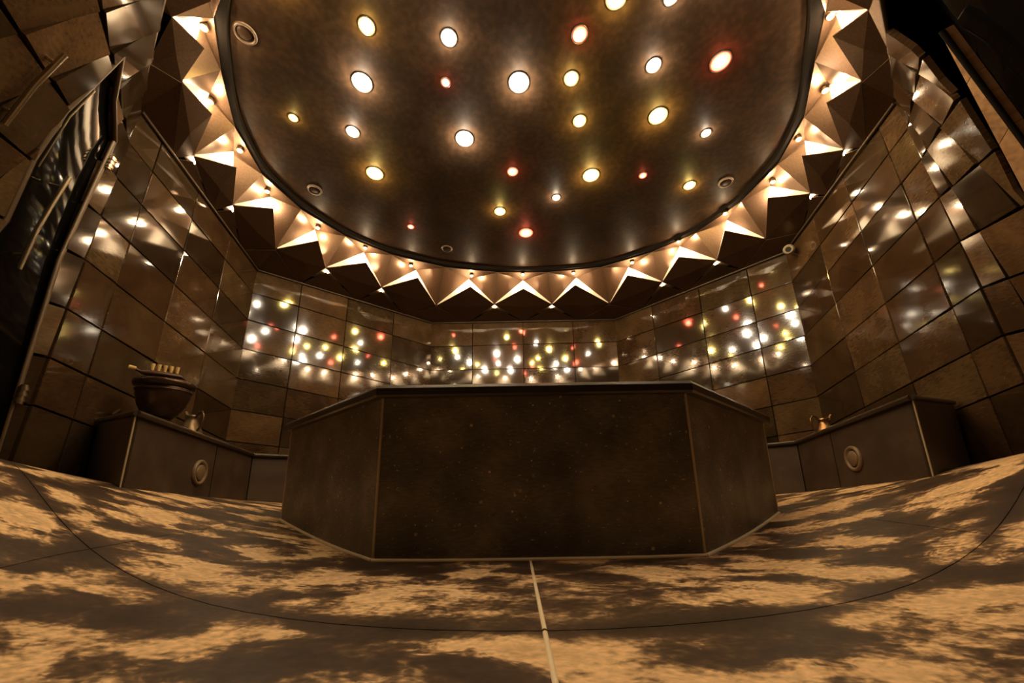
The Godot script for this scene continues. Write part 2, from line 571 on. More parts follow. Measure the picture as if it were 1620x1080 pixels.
func floor_tile(a0: float, a1: float, b0: float, b1: float) -> ArrayMesh:
	var st := SurfaceTool.new()
	st.begin(Mesh.PRIMITIVE_TRIANGLES)
	var nx := 12
	var nz := 12
	var pos := func(i: int, j: int) -> Vector3:
		var ab := floor_plan(lerpf(a0, a1, i / float(nx)), lerpf(b0, b1, j / float(nz)))
		return P(ab.x, floor_h(ab.x, ab.y), ab.y)
	for i in nx:
		for j in nz:
			var q := [pos.call(i, j), pos.call(i + 1, j), pos.call(i + 1, j + 1), pos.call(i, j + 1)]
			for t in [[0, 1, 2], [0, 2, 3]]:
				var w := [q[t[0]], q[t[1]], q[t[2]]]
				var e: Vector3 = (w[1] - w[0]).cross(w[2] - w[0])
				if e.y > 0.0: w = [w[0], w[2], w[1]]
				st.set_smooth_group(0)
				for v in w:
					st.set_uv(Vector2(v.x / 6.4 + 0.53, v.z / 4.2 + 0.31))
					st.add_vertex(v)
	var rim: Array = []
	for i in nx: rim.append(pos.call(i, 0))
	for j in nz: rim.append(pos.call(nx, j))
	for i in nx: rim.append(pos.call(nx - i, nz))
	for j in nz: rim.append(pos.call(0, nz - j))
	var mid: Vector3 = pos.call(nx / 2, nz / 2)
	for k in rim.size():
		var a: Vector3 = rim[k]; var b: Vector3 = rim[(k + 1) % rim.size()]
		var dn := Vector3(0, -0.02, 0)
		for w0 in [[a, b, b + dn], [a, b + dn, a + dn]]:
			var w: Array = w0
			var e: Vector3 = (w[1] - w[0]).cross(w[2] - w[0])
			if e.dot((a + b) / 2.0 - mid) > 0.0: w = [w[0], w[2], w[1]]
			st.set_smooth_group(-1)
			for v in w:
				st.set_uv(Vector2(v.x / 6.4 + 0.53, v.z / 4.2 + 0.31))
				st.add_vertex(v)
	st.generate_normals()
	return st.commit()

# ---------------------------------------------------------------- walls
var E := {
	"L3": [[-2.52, 2.04], [-2.53, 1.89]], "V2": [[-3.02, 4.01], [-3.07, 4.00]], "V1": [[-1.28, 5.62], [-1.26, 5.62]],
	"R1": [[1.64, 5.61], [1.62, 5.61]], "R2": [[3.14, 3.83], [3.16, 3.82]], "R3": [[2.68, 2.07], [2.80, 1.95]]}
var ROWS := {   # heights of the tile joints at each corner, head to foot
	"L3": [2.757, 2.484, 2.202, 1.895, 1.584, 1.261, 0.966, 0.701, 0.34],
	"V2": [2.777, 2.469, 2.128, 1.783, 1.437, 1.090, 0.750, 0.417, 0.08],
	"V1": [2.765, 2.365, 1.977, 1.610, 1.249, 0.899, 0.558, 0.254, -0.03],
	"R1": [2.765, 2.394, 1.990, 1.618, 1.247, 0.896, 0.556, 0.234, -0.05],
	"R2": [2.745, 2.392, 2.070, 1.752, 1.418, 1.083, 0.755, 0.434, 0.10],
	"R3": [2.757, 2.535, 2.278, 1.966, 1.640, 1.321, 1.022, 0.744, 0.34]}
var WL: Array   # ruled wall with the glass door
var WR: Array   # ruled wall with the passage

func build_walls() -> void:
	wall_between("wall_back", "brown slate tiled wall behind the octagonal platform, mirroring the ceiling lamps", E.V1, ROWS.V1, E.R1, ROWS.R1, [0.223, 0.496, 0.767], 101)
	wall_between("wall_back_left", "slanting slate tiled wall between the rear wall and the basin wall", E.V2, ROWS.V2, E.V1, ROWS.V1, [0.208, 0.449, 0.728], 102)
	wall_between("wall_left", "brown slate tiled wall behind the basin, next to the glass door", E.L3, ROWS.L3, E.V2, ROWS.V2, [0.122, 0.369, 0.663], 103)
	wall_between("wall_back_right", "slanting slate tiled wall between the rear wall and the wall with the lone jug", E.R1, ROWS.R1, E.R2, ROWS.R2, [0.277, 0.569, 0.82], 104)
	wall_between("wall_right", "brown slate tiled wall behind the bench that has no basin", E.R2, ROWS.R2, E.R3, ROWS.R3, [0.345, 0.637, 0.892], 105)
	WL = [P(-2.53, 0, 1.89), P(-2.52, TOP, 2.04), P(-3.6, 0, 0.5), P(-1.75, TOP, 1.40)]
	WR = [P(2.80, 0, 1.95), P(2.68, TOP, 2.07), P(3.8, 0, 0.5), P(1.95, TOP, 1.44)]
	var vl: Array = []; var vr: Array = []
	for h in ROWS.L3: vl.push_front(h / TOP)
	for h in ROWS.R3: vr.push_front(h / TOP)
	# left: door wall
	var door := uvlist([[0.02, 0.12], [0.034, 0.239], [0.163, 0.852], [0.682, 0.924], [0.614, 0.861], [0.568, 0.79], [0.469, 0.691], [0.36, 0.574], [0.33, 0.12]])
	var wl := thing("wall_front_left", "slate tiled wall around the dark glass door", "wall", Vector3.ZERO, "", "structure")
	put(ruled_plate(WL, uvlist([[0, -0.04], [1.15, -0.04], [1.15, 1.27], [0, 1.27]]), -0.09, 0.1), M.grout, "backing", wl)
	ruled_tiles(wl, WL, [0.0, 0.25, 0.5, 0.75, 1.0, 1.15], vl, [door], 106)
	put(tube(PackedVector3Array([WL[1], ruled(WL, 1.15, 1.0)]), PackedFloat32Array([0.011, 0.011]), 8), M.trim, "head_bead", wl)
	build_door(door)
	# right: passage wall
	var wr := thing("wall_front_right", "slate tiled wall ending at the dark passage opening", "wall", Vector3.ZERO, "", "structure")
	var gap := uvlist([[0.70, 1.02], [0.666, 0.939], [0.556, 0.872], [0.459, 0.779], [0.397, 0.708], [0.33, 0.63], [0.25, 0.12], [1.15, 0.12], [1.15, 1.02]])
	put(ruled_plate(WR, uvlist([[0, -0.04], [1.15, -0.04], [1.15, 1.27], [0, 1.27]]), -0.30, 0.1), M.black, "backing", wr)
	ruled_tiles(wr, WR, [0.0, 0.10, 0.30, 0.52, 0.72, 1.0], vr, [gap], 107)
	put(tube(PackedVector3Array([WR[1], ruled(WR, 1.15, 1.0)]), PackedFloat32Array([0.011, 0.011]), 8), M.trim, "head_bead", wr)
	build_passage()
	# the end of the room behind the camera
	var rear := thing("wall_front", "plain dark plaster wall at the entrance end of the room", "wall", Vector3.ZERO, "", "structure")
	var pts := [ruled(WL, 1.15, -0.04), P(-3.6, -0.1, -1.6), P(3.8, -0.1, -1.6), ruled(WR, 1.15, -0.04)]
	var tops := [ruled(WL, 1.15, 1.27), P(-2.3, 3.5, -1.6), P(2.4, 3.5, -1.6), ruled(WR, 1.15, 1.27)]
	for i in 3:
		var q := PackedVector3Array([pts[i], pts[i + 1], tops[i + 1], tops[i]])
		var n := (q[1] - q[0]).cross(q[3] - q[0]).normalized()
		if n.dot(Vector3(0, 1.4, 0) - q[0]) < 0.0: n = -n
		put(slab_mesh(q, -n * 0.12), M.dark_wall, "panel", rear)

func strip_uv(w: Array, pts: Array, width: float, lift: float, thick: float) -> ArrayMesh:
	var path := PackedVector3Array(); var rad := PackedFloat32Array()
	for p in pts:
		path.append(ruled(w, p[0], p[1]) + ruled_n(w, p[0], p[1]) * lift)
		rad.append(width)
	return tube(path, rad, 6, thick)

func build_door(outline: PackedVector2Array) -> void:
	var d := thing("door_1", "dark glass door with steel edge and a long steel pull bar beside the basin wall", "door", Vector3.ZERO, "", "structure")
	put(ruled_plate(WL, outline, -0.02, 0.02), M.glass, "glass_panel", d)
	put(strip_uv(WL, [[0.02, 0.12], [0.034, 0.239], [0.10, 0.55], [0.163, 0.852]], 0.013, 0.010, 0.6), M.frame, "hinge_jamb", d)
	put(strip_uv(WL, [[0.163, 0.852], [0.42, 0.888], [0.682, 0.924]], 0.012, 0.010, 0.6), M.frame, "head_frame", d)
	put(strip_uv(WL, [[0.682, 0.924], [0.614, 0.861], [0.568, 0.79], [0.469, 0.691], [0.36, 0.574], [0.33, 0.12]], 0.013, 0.010, 0.6), M.frame, "lock_jamb", d)
	put(strip_uv(WL, [[0.561, 0.856], [0.52, 0.79], [0.425, 0.686]], 0.006, 0.004, 1.0), M.steel, "steel_edge", d)
	var h := put(strip_uv(WL, [[0.334, 0.701], [0.305, 0.64], [0.277, 0.579], [0.235, 0.496]], 0.012, 0.06, 1.0), M.steel, "pull_handle", d)
	for s in [[0.322, 0.675], [0.25, 0.525]]:
		var a := ruled(WL, s[0], s[1])
		put(bar(a, a + ruled_n(WL, s[0], s[1]) * 0.06, 0.009, 8), M.steel, "standoff", h)
	for s in [[0.135, 0.80, 0.045], [0.030, 0.27, 0.05]]:
		var a := ruled(WL, s[0], s[1]) + ruled_n(WL, s[0], s[1]) * 0.03
		var up := (ruled(WL, s[0], s[1] + 0.02) - ruled(WL, s[0], s[1])).normalized()
		var hg := put(bar(a - up * s[2], a + up * s[2], 0.016, 10), M.steel, "hinge", d)
		for k in [-0.6, 0.0, 0.6]:
			put(bar(a + up * (s[2] * k - 0.008), a + up * (s[2] * k + 0.008), 0.021, 10), M.steel, "knuckle", hg)
	var r := thing("grab_bar", "long slim steel grab bar on the tiled wall past the glass door", "grab bar")
	put(strip_uv(WL, [[0.885, 0.828], [0.80, 0.77], [0.70, 0.70]], 0.012, 0.05, 1.0), M.steel, "rail", r)
	for s in [[0.86, 0.81], [0.73, 0.72]]:
		var a := ruled(WL, s[0], s[1])
		put(bar(a, a + ruled_n(WL, s[0], s[1]) * 0.05, 0.009, 8), M.steel, "standoff", r)

func build_passage() -> void:
	var pier := thing("passage_pier", "stone clad pier edge with light painted in beside the dark passage opening", "pier", Vector3.ZERO, "", "structure")
	var lft := [ruled(WR, 0.82, 0.902), ruled(WR, 0.33, 0.60), ruled(WR, 0.26, 0.12)]
	var rgt := [ruled(WR, 0.832, 0.900), ruled(WR, 0.455, 0.625), ruled(WR, 0.38, 0.12)]
	for seg in [[0, 0.0, 0.30], [0, 0.305, 0.66], [0, 0.665, 0.995], [1, 0.0, 0.5], [1, 0.505, 1.0]]:
		var k: int = seg[0]
		var q := PackedVector3Array([lft[k].lerp(lft[k + 1], seg[1]), lft[k].lerp(lft[k + 1], seg[2]), rgt[k].lerp(rgt[k + 1], seg[2]), rgt[k].lerp(rgt[k + 1], seg[1])])
		var n := ruled_n(WR, 0.5, 0.7)
		var uv := PackedVector2Array()
		for p in q: uv.append(Vector2(p.z + k * 0.4, p.y) + Vector2(seg[1] * 3.0, 0))
		put(slab_mesh(q, -n * 0.06, uv), M.painted_lit_tile, "tile", pier)  # paler than the walls: its light is painted, no lamp shines here
	put(tube(PackedVector3Array(rgt), PackedFloat32Array([0.012, 0.012, 0.012]), 8), M.rim, "edge_strip", pier)
	var scr := thing("door_2", "dark glass screen filling the passage beside the pier painted as lit", "screen", Vector3.ZERO, "", "structure")
	var poly := uvlist([[0.38, 0.12], [0.40, 0.45], [0.44, 0.60], [0.507, 0.691], [0.567, 0.757], [0.672, 0.836], [0.76, 0.868], [0.9, 0.92], [1.15, 0.98], [1.15, 0.12]])
	put(ruled_plate(WR, poly, -0.06, 0.02), M.glass, "glass_panel", scr)

# ---------------------------------------------------------------- ceiling
var RIM := [[-2.079, 2.112], [-2.297, 2.559], [-2.391, 3.059], [-2.281, 3.542], [-2.000, 4.010], [-1.558, 4.408], [-0.923, 4.722], [-0.198, 4.872], [0.530, 4.893], [1.262, 4.787], [1.858, 4.447], [2.266, 4.060], [2.513, 3.537], [2.580, 3.040], [2.474, 2.558], [2.231, 2.122]]
const DISC_H := 3.26

func rim_curve(per := 8) -> PackedVector2Array:
	var pts: Array = RIM.duplicate()
	pts.append_array([[1.911, 1.667], [1.389, 1.289], [0.722, 1.078], [0.089, 1.033], [-0.556, 1.078], [-1.222, 1.289], [-1.756, 1.667]])
	var o := PackedVector2Array()
	var n := pts.size()
	for i in n:
		var a := Vector2(pts[(i + n - 1) % n][0], pts[(i + n - 1) % n][1]); var b := Vector2(pts[i][0], pts[i][1])
		var c := Vector2(pts[(i + 1) % n][0], pts[(i + 1) % n][1]); var d := Vector2(pts[(i + 2) % n][0], pts[(i + 2) % n][1])
		for k in per: o.append(b.cubic_interpolate(c, a, d, k / float(per)))
	return o

func build_ceiling() -> void:
	var slab := thing("ceiling", "dark structural ceiling above the folded ring and oval panel", "ceiling", Vector3.ZERO, "", "structure")
	put(slab_mesh(PackedVector3Array([P(-4.2, 3.5, -2.0), P(4.4, 3.5, -2.0), P(4.4, 3.5, 6.2), P(-4.2, 3.5, 6.2)]), Vector3(0, 0.15, 0)), M.black, "slab", slab)
	# flat soffit over the entrance end, off the folded ring
	var cv := rim_curve(4)
	var sof := PackedVector2Array([Vector2(-2.3, -1.6), Vector2(2.45, -1.6), Vector2(2.25, 1.0), Vector2(1.95, 1.44), Vector2(-1.75, 1.40), Vector2(-2.05, 1.0)])
	cv = PackedVector2Array([Vector2(2.2, 1.75), Vector2(2.02, 1.18), Vector2(1.35, 0.66), Vector2(0.55, 0.43), Vector2(-0.37, 0.43), Vector2(-1.2, 0.66), Vector2(-1.88, 1.18), Vector2(-2.1, 1.75)])
	for p in Geometry2D.clip_polygons(sof, cv):
		var fr := PackedVector3Array()
		for q in p: fr.append(P(q.x, 2.80, q.y))
		var t := Geometry2D.triangulate_polygon(p)
		put(slab_mesh(fr, Vector3(0, 0.05, 0), PackedVector2Array(), t), M.rim, "soffit", slab)
	var d := thing("oval_ceiling_panel", "large oval dark brown polished plaster ceiling panel with a raised rim", "ceiling panel", Vector3.ZERO, "", "structure")
	var oc := rim_curve(8)
	var st := st_new()
	var mid := Vector2(0.1, 3.0)
	var n := oc.size()
	for i in n:
		var a := oc[i]; var b := oc[(i + 1) % n]
		for y in [DISC_H, DISC_H + 0.03]:
			tri(st, P(mid.x, y, mid.y), P(a.x, y, a.y), P(b.x, y, b.y), Vector3.DOWN if y == DISC_H else Vector3.UP, mid, a, b)
	put(st.commit(), M.disc, "panel", d)
	# moulded rim: a stepped profile swept round the outline
	st = st_new()
	var prof := [[-0.06, 0.0], [-0.055, -0.040], [0.030, -0.050], [0.035, 0.06], [-0.06, 0.06]]
	var nrm: Array = []
	for i in n:
		var t := (oc[(i + 1) % n] - oc[(i + n - 1) % n]).normalized()
		var o := Vector2(t.y, -t.x)
		if o.dot(oc[i] - mid) < 0.0: o = -o
		nrm.append(o)
	for i in n:
		var j := (i + 1) % n
		for k in prof.size():
			var k2 := (k + 1) % prof.size()
			var q: Array = []
			for s in [[i, k], [j, k], [j, k2], [i, k2]]:
				var pp: Vector2 = oc[s[0]] + nrm[s[0]] * prof[s[1]][0]
				q.append(P(pp.x, DISC_H + prof[s[1]][1], pp.y))
			var e := Vector2(prof[k2][0] - prof[k][0], prof[k2][1] - prof[k][1])
			var od := Vector3(nrm[i].x * e.y * -1.0, e.x, -nrm[i].y * e.y * -1.0)
			# profile runs clockwise from the inside: outwards is down for the lower runs
			od = Vector3(nrm[i].x * e.y, -e.x, -nrm[i].y * e.y)
			tri(st, q[0], q[1], q[2], od)
			tri(st, q[0], q[2], q[3], od)
	put(st.commit(), M.rim, "rim", d)

# ---------------------------------------------------------------- ring of folded metal facets
var TIP := [[-1.936, 1.831], [-2.228, 2.271], [-2.394, 2.761], [-2.390, 3.275], [-2.199, 3.794], [-1.826, 4.252], [-1.269, 4.634], [-0.586, 4.895], [0.171, 4.974], [0.905, 4.891], [1.584, 4.658], [2.106, 4.241], [2.412, 3.733], [2.575, 3.239], [2.544, 2.734], [2.381, 2.262], [2.069, 1.822]]
var STAR := [[-1.901, 1.584], [-2.145, 1.935], [-2.540, 2.508], [-2.621, 3.060], [-2.644, 3.755], [-2.270, 4.146], [-1.758, 4.647], [-1.133, 5.204], [-0.261, 5.194], [0.603, 5.225], [1.470, 5.236], [2.029, 4.620], [2.505, 4.122], [2.842, 3.719], [2.822, 3.037], [2.733, 2.556], [2.388, 2.006], [2.070, 1.605]]
var BULB := [[-1.977, 1.837], [-2.317, 2.325], [-2.396, 2.765], [-2.461, 3.250], [-2.235, 3.819], [-1.837, 4.217], [-1.371, 4.628], [-0.572, 4.911], [0.165, 4.900], [0.891, 4.889], [1.659, 4.640], [2.105, 4.193], [2.420, 3.687], [2.655, 3.234], [2.560, 2.744], [2.455, 2.316], [2.103, 1.831]]

func plate(pts: Array, called: String, m: Material, parent: Node, thick := 0.006) -> MeshInstance3D:
	var fr := PackedVector3Array()
	for p in pts: fr.append(p)
	var n := (fr[1] - fr[0]).cross(fr[2] - fr[0]).normalized()
	if n.y > 0.0: n = -n
	return put(slab_mesh(fr, -n * thick), m, called, parent)

func hidden_lamp(ring: Node3D, at: Vector3, aim: Vector3, e: float, wide: float) -> void:
	# a small shaded lamp that shines up into a recess: a cup, its bright end and the light it gives
	var d := (aim - at).normalized()
	put(bar(at - d * 0.016, at, 0.011, 10), M.steel, "lamp_cup", ring)
	put(bar(at, at + d * 0.002, 0.008, 10), M.bulb, "lamp_end", ring)
	var l := SpotLight3D.new()
	l.name = "recess_light"
	l.light_color = Color(1.0, 0.88, 0.72)
	l.light_energy = e
	l.light_size = 0.008
	l.spot_range = 6.0
	l.spot_attenuation = 2.0
	l.spot_angle = wide
	l.shadow_enabled = true
	ring.add_child(l, true)
	l.position = at + d * 0.006
	l.basis = Basis.looking_at(d, Vector3.UP if absf(d.y) < 0.95 else Vector3.RIGHT)

func build_ring() -> void:
	var ring := thing("folded_ceiling_ring", "ring of folded bronze facets and dark kites between the oval ceiling and walls", "ceiling ring")
	var rim: Array = [[-1.89, 1.80]]
	rim.append_array(RIM)
	rim.append([2.066, 1.82])
	# outer ends: three kites for every wall
	var sides := [["W", "L3"], ["L3", "V2"], ["V2", "V1"], ["V1", "R1"], ["R1", "R2"], ["R2", "R3"], ["R3", "X"]]
	var ends := {"W": Vector2(-1.75, 1.40), "X": Vector2(1.95, 1.44)}
	for k in E: ends[k] = Vector2(E[k][0][0], E[k][0][1])
	var foot: Array = []       # outer point of each kite
	var corner := {}           # corner vertex after cell i
	for s in sides.size():
		var a: Vector2 = ends[sides[s][0]]; var b: Vector2 = ends[sides[s][1]]
		var ts := [0.2, 0.5, 0.8]
		if s == 0: ts = [0.55]
		if s == 6: ts = [0.45]
		for t in ts: foot.append(a.lerp(b, t))
		if s < 6: corner[foot.size() - 1] = b
	# the ring closes over the entrance end
	# kite tips and star points hang low, nearly level with the wall heads; the folds above them run up to deep points
	var star: Array = []; var tips: Array = []; var deeps: Array = []; var bulbs: Array = BULB.duplicate()
	for p in STAR: star.append([p[0] * 0.989, p[1] * 0.989])
	for i in TIP.size():
		var t := Vector2(TIP[i][0], TIP[i][1])
		var m2 := Vector2(STAR[i][0] + STAR[i + 1][0], STAR[i][1] + STAR[i + 1][1]) / 2.0
		tips.append([t.x * 0.974, t.y * 0.974])
		var dp := t * 1.018 + (m2 - t) * 0.32
		deeps.append([dp.x, dp.y])
	var mid0 := Vector2(0.1, 3.0)
	var chain: Array = [rim[-1], [1.50, 1.36], [0.80, 1.10], [0.10, 1.03], [-0.65, 1.10], [-1.35, 1.36], rim[0]]
	for i in range(1, chain.size()):
		var a := Vector2(chain[i - 1][0], chain[i - 1][1]); var b := Vector2(chain[i][0], chain[i][1])
		var m := (a + b) / 2.0
		var o := (m - mid0).normalized()
		tips.append([m.x + o.x * 0.05, m.y + o.y * 0.05])
		deeps.append([m.x + o.x * 0.17, m.y + o.y * 0.17])
		bulbs.append([m.x + o.x * 0.02, m.y + o.y * 0.02])
		foot.append(m + o * 0.62)
		var ob := (b - mid0).normalized() * 0.32
		if i < chain.size() - 1:
			rim.append(chain[i])
			star.append([b.x + ob.x, b.y + ob.y])
		else:
			rim.append(rim[0])
			star.append(star[0])
	corner[TIP.size() - 1] = ends.X
	for i in tips.size():
		var s0 := P(star[i][0], 2.845, star[i][1]); var s1 := P(star[i + 1][0], 2.845, star[i + 1][1])
		var r0 := P(rim[i][0], 3.20, rim[i][1]); var r1 := P(rim[i + 1][0], 3.20, rim[i + 1][1])
		var tip := P(tips[i][0], 2.92, tips[i][1])
		var deep := P(deeps[i][0], 3.225, deeps[i][1])
		var ft := P(foot[i].x, 2.77, foot[i].y)
		plate([r0, r1, deep], "lamp_facet", M.bronze, ring)
		plate([r0, deep, s0], "facet", M.bronze, ring)
		plate([r1, deep, s1], "facet", M.bronze, ring)
		# recess plate above the kite, whitened so that it looks brightly lit
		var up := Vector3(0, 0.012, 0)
		plate([deep + up, s0 + up, s1 + up], "whitened_plate", M.whitened_plate, ring)
		# a small hidden lamp stands on the back of the kite and lights the recess above it
		hidden_lamp(ring, tip.lerp((s0 + s1) / 2.0, 0.32) + Vector3(0, 0.030, 0), deep * 0.75 + (s0 + s1) * 0.125, 0.45, 50.0)
		# kite: four faces round a low middle point
		var st := st_new()
		var md := (tip + ft) * 0.5 * 0.6 + (s0 + s1) * 0.5 * 0.4 - Vector3(0, 0.022, 0)
		var rimk := [tip, s1 - Vector3(0, 0.012, 0), ft, s0 - Vector3(0, 0.012, 0)]
		for k in 4:
			var q := PackedVector3Array([rimk[k], rimk[(k + 1) % 4], md])
			prism(st, q, shifted(q, Vector3(0, 0.006, 0)))
		put(st.commit(), M.bronze, "kite", ring)
	# outer triangles between the kites, with a small whitened notch under each star point
	for i in range(1, tips.size()):
		var s := P(star[i][0], 2.822, star[i][1])
		var f0 := P(foot[i - 1].x, 2.765, foot[i - 1].y); var f1 := P(foot[i].x, 2.765, foot[i].y)
		var mid := (f0 + f1) / 2.0
		var s_in := s.lerp(mid, 0.15)
		if corner.has(i - 1):
			var cv: Vector2 = corner[i - 1]
			var c := P(cv.x, 2.765, cv.y)
			plate([s, f0, c], "border_facet", M.bronze, ring)
			plate([s, c, f1], "border_facet", M.bronze, ring)
		else:
			plate([s_in, f0, f1], "border_facet", M.bronze, ring)
			# back of the notch under the star point, whitened for brightness and lit by a lamp hidden above the border facet
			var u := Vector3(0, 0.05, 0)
			plate([s + Vector3(0, 0.016, 0), f0.lerp(s, 0.35) + u, f1.lerp(s, 0.35) + u], "whitened_plate", M.whitened_plate, ring)
			hidden_lamp(ring, s.lerp(mid, 0.27) + Vector3(0, 0.022, 0), s + Vector3(0, 0.03, 0), 0.08, 70.0)
	# the small bright lamps, one in each cell
	for i in bulbs.size():
		var s := thing("spot_lamp", "tiny bright warm spot lamp set in a folded bronze facet of the ceiling ring", "lamp", P(bulbs[i][0], 3.175, bulbs[i][1]), "spot lamps round the folded ceiling ring")
		put(lathe(PackedVector2Array([Vector2(0.026, 0.0), Vector2(0.026, 0.03), Vector2(0.0, 0.03)]), 20), M.steel, "housing", s)
		put(lathe(PackedVector2Array([Vector2(0.0, -0.010), Vector2(0.012, -0.008), Vector2(0.019, -0.002), Vector2(0.020, 0.004)]), 20), M.bulb, "lens", s)
		var l := OmniLight3D.new()
		l.name = "spot_light"
		l.light_color = Color(1.0, 0.86, 0.68)
		l.light_energy = 0.15
		l.light_size = 0.015
		l.omni_range = 12.0
		l.omni_attenuation = 2.0
		l.shadow_enabled = true
		s.add_child(l, true)
		l.position = Vector3(0, -0.045, 0)

# ---------------------------------------------------------------- octagonal platform
func build_platform() -> void:
	var C := Vector2(0.08, 2.82)
	var ap := 1.40
	var hgt := 0.63
	var o := thing("stone_platform", "octagonal dark speckled stone platform with a projecting coping slab", "platform")
	var cor := func(k: int, r: float) -> Vector2:
		var a := deg_to_rad(22.5 + 45.0 * k)
		return C + Vector2(sin(a), -cos(a)) * r / cos(deg_to_rad(22.5))
	var base := PackedVector3Array(); var head := PackedVector3Array()
	for k in 8:
		base.append(P(cor.call(k, ap - 0.03).x, -0.02, cor.call(k, ap - 0.03).y))
		head.append(P(cor.call(k, ap - 0.03).x, hgt - 0.05, cor.call(k, ap - 0.03).y))
	var st := st_new()
	prism(st, head, base)
	put(st.commit(), M.grout, "core", o)
	for k in 8:
		var a: Vector2 = cor.call(k, ap); var b: Vector2 = cor.call(k + 1, ap)
		var d := (b - a).normalized() * 0.006
		a += d; b -= d
		var n := ((a + b) / 2.0 - C).normalized()
		var fr := PackedVector3Array([P(a.x, -0.01, a.y), P(b.x, -0.01, b.y), P(b.x, hgt - 0.045, b.y), P(a.x, hgt - 0.045, a.y)])
		var L := a.distance_to(b)
		var uv := PackedVector2Array([Vector2(k * 0.3, 0), Vector2(k * 0.3 + L, 0), Vector2(k * 0.3 + L, hgt), Vector2(k * 0.3, hgt)])
		for q in uv.size(): uv[q] = uv[q] * 0.9
		put(slab_mesh(fr, P(-n.x, 0, -n.y) * 0.028, uv), M.stone, "side_panel", o)
		var e: Vector2 = cor.call(k, ap - 0.001)
		put(bar(P(e.x, -0.01, e.y), P(e.x, hgt - 0.045, e.y), 0.005, 10), M.strip, "corner_strip", o)
	# coping: a slab with a rounded nose
	st = st_new()
	var prof := [[-0.06, -0.045], [0.030, -0.045], [0.036, -0.038], [0.036, -0.012], [0.028, 0.0], [-0.06, 0.0]]
	for k in 8:
		for m in prof.size() - 1:
			var a0: Vector2 = cor.call(k, ap + prof[m][0]); var a1: Vector2 = cor.call(k + 1, ap + prof[m][0])
			var b0: Vector2 = cor.call(k, ap + prof[m + 1][0]); var b1: Vector2 = cor.call(k + 1, ap + prof[m + 1][0])
			var nn := ((a0 + a1) / 2.0 - C).normalized()
			var e := Vector2(prof[m + 1][0] - prof[m][0], prof[m + 1][1] - prof[m][1])
			var od := Vector3(nn.x * e.y, -e.x, -nn.y * e.y)
			var q := [P(a0.x, hgt + prof[m][1], a0.y), P(a1.x, hgt + prof[m][1], a1.y), P(b1.x, hgt + prof[m + 1][1], b1.y), P(b0.x, hgt + prof[m + 1][1], b0.y)]
			tri(st, q[0], q[1], q[2], od)
			tri(st, q[0], q[2], q[3], od)
		var t0: Vector2 = cor.call(k, ap - 0.06); var t1: Vector2 = cor.call(k + 1, ap - 0.06)
		tri(st, P(C.x, hgt, C.y), P(t0.x, hgt, t0.y), P(t1.x, hgt, t1.y), Vector3.UP)
	put(st.commit(), M.coping, "coping", o)
	# pale sealant along the foot
	for k in 8:
		var a: Vector2 = cor.call(k, ap + 0.004); var b: Vector2 = cor.call(k + 1, ap + 0.004)
		var path := PackedVector3Array(); var rad := PackedFloat32Array()
		for i in 7:
			var q := a.lerp(b, i / 6.0)
			path.append(P(q.x, floor_h(q.x, q.y) + 0.002, q.y))
			rad.append(0.0085)
		put(tube(path, rad, 8), M.pale_joint, "sealant_bead", o)

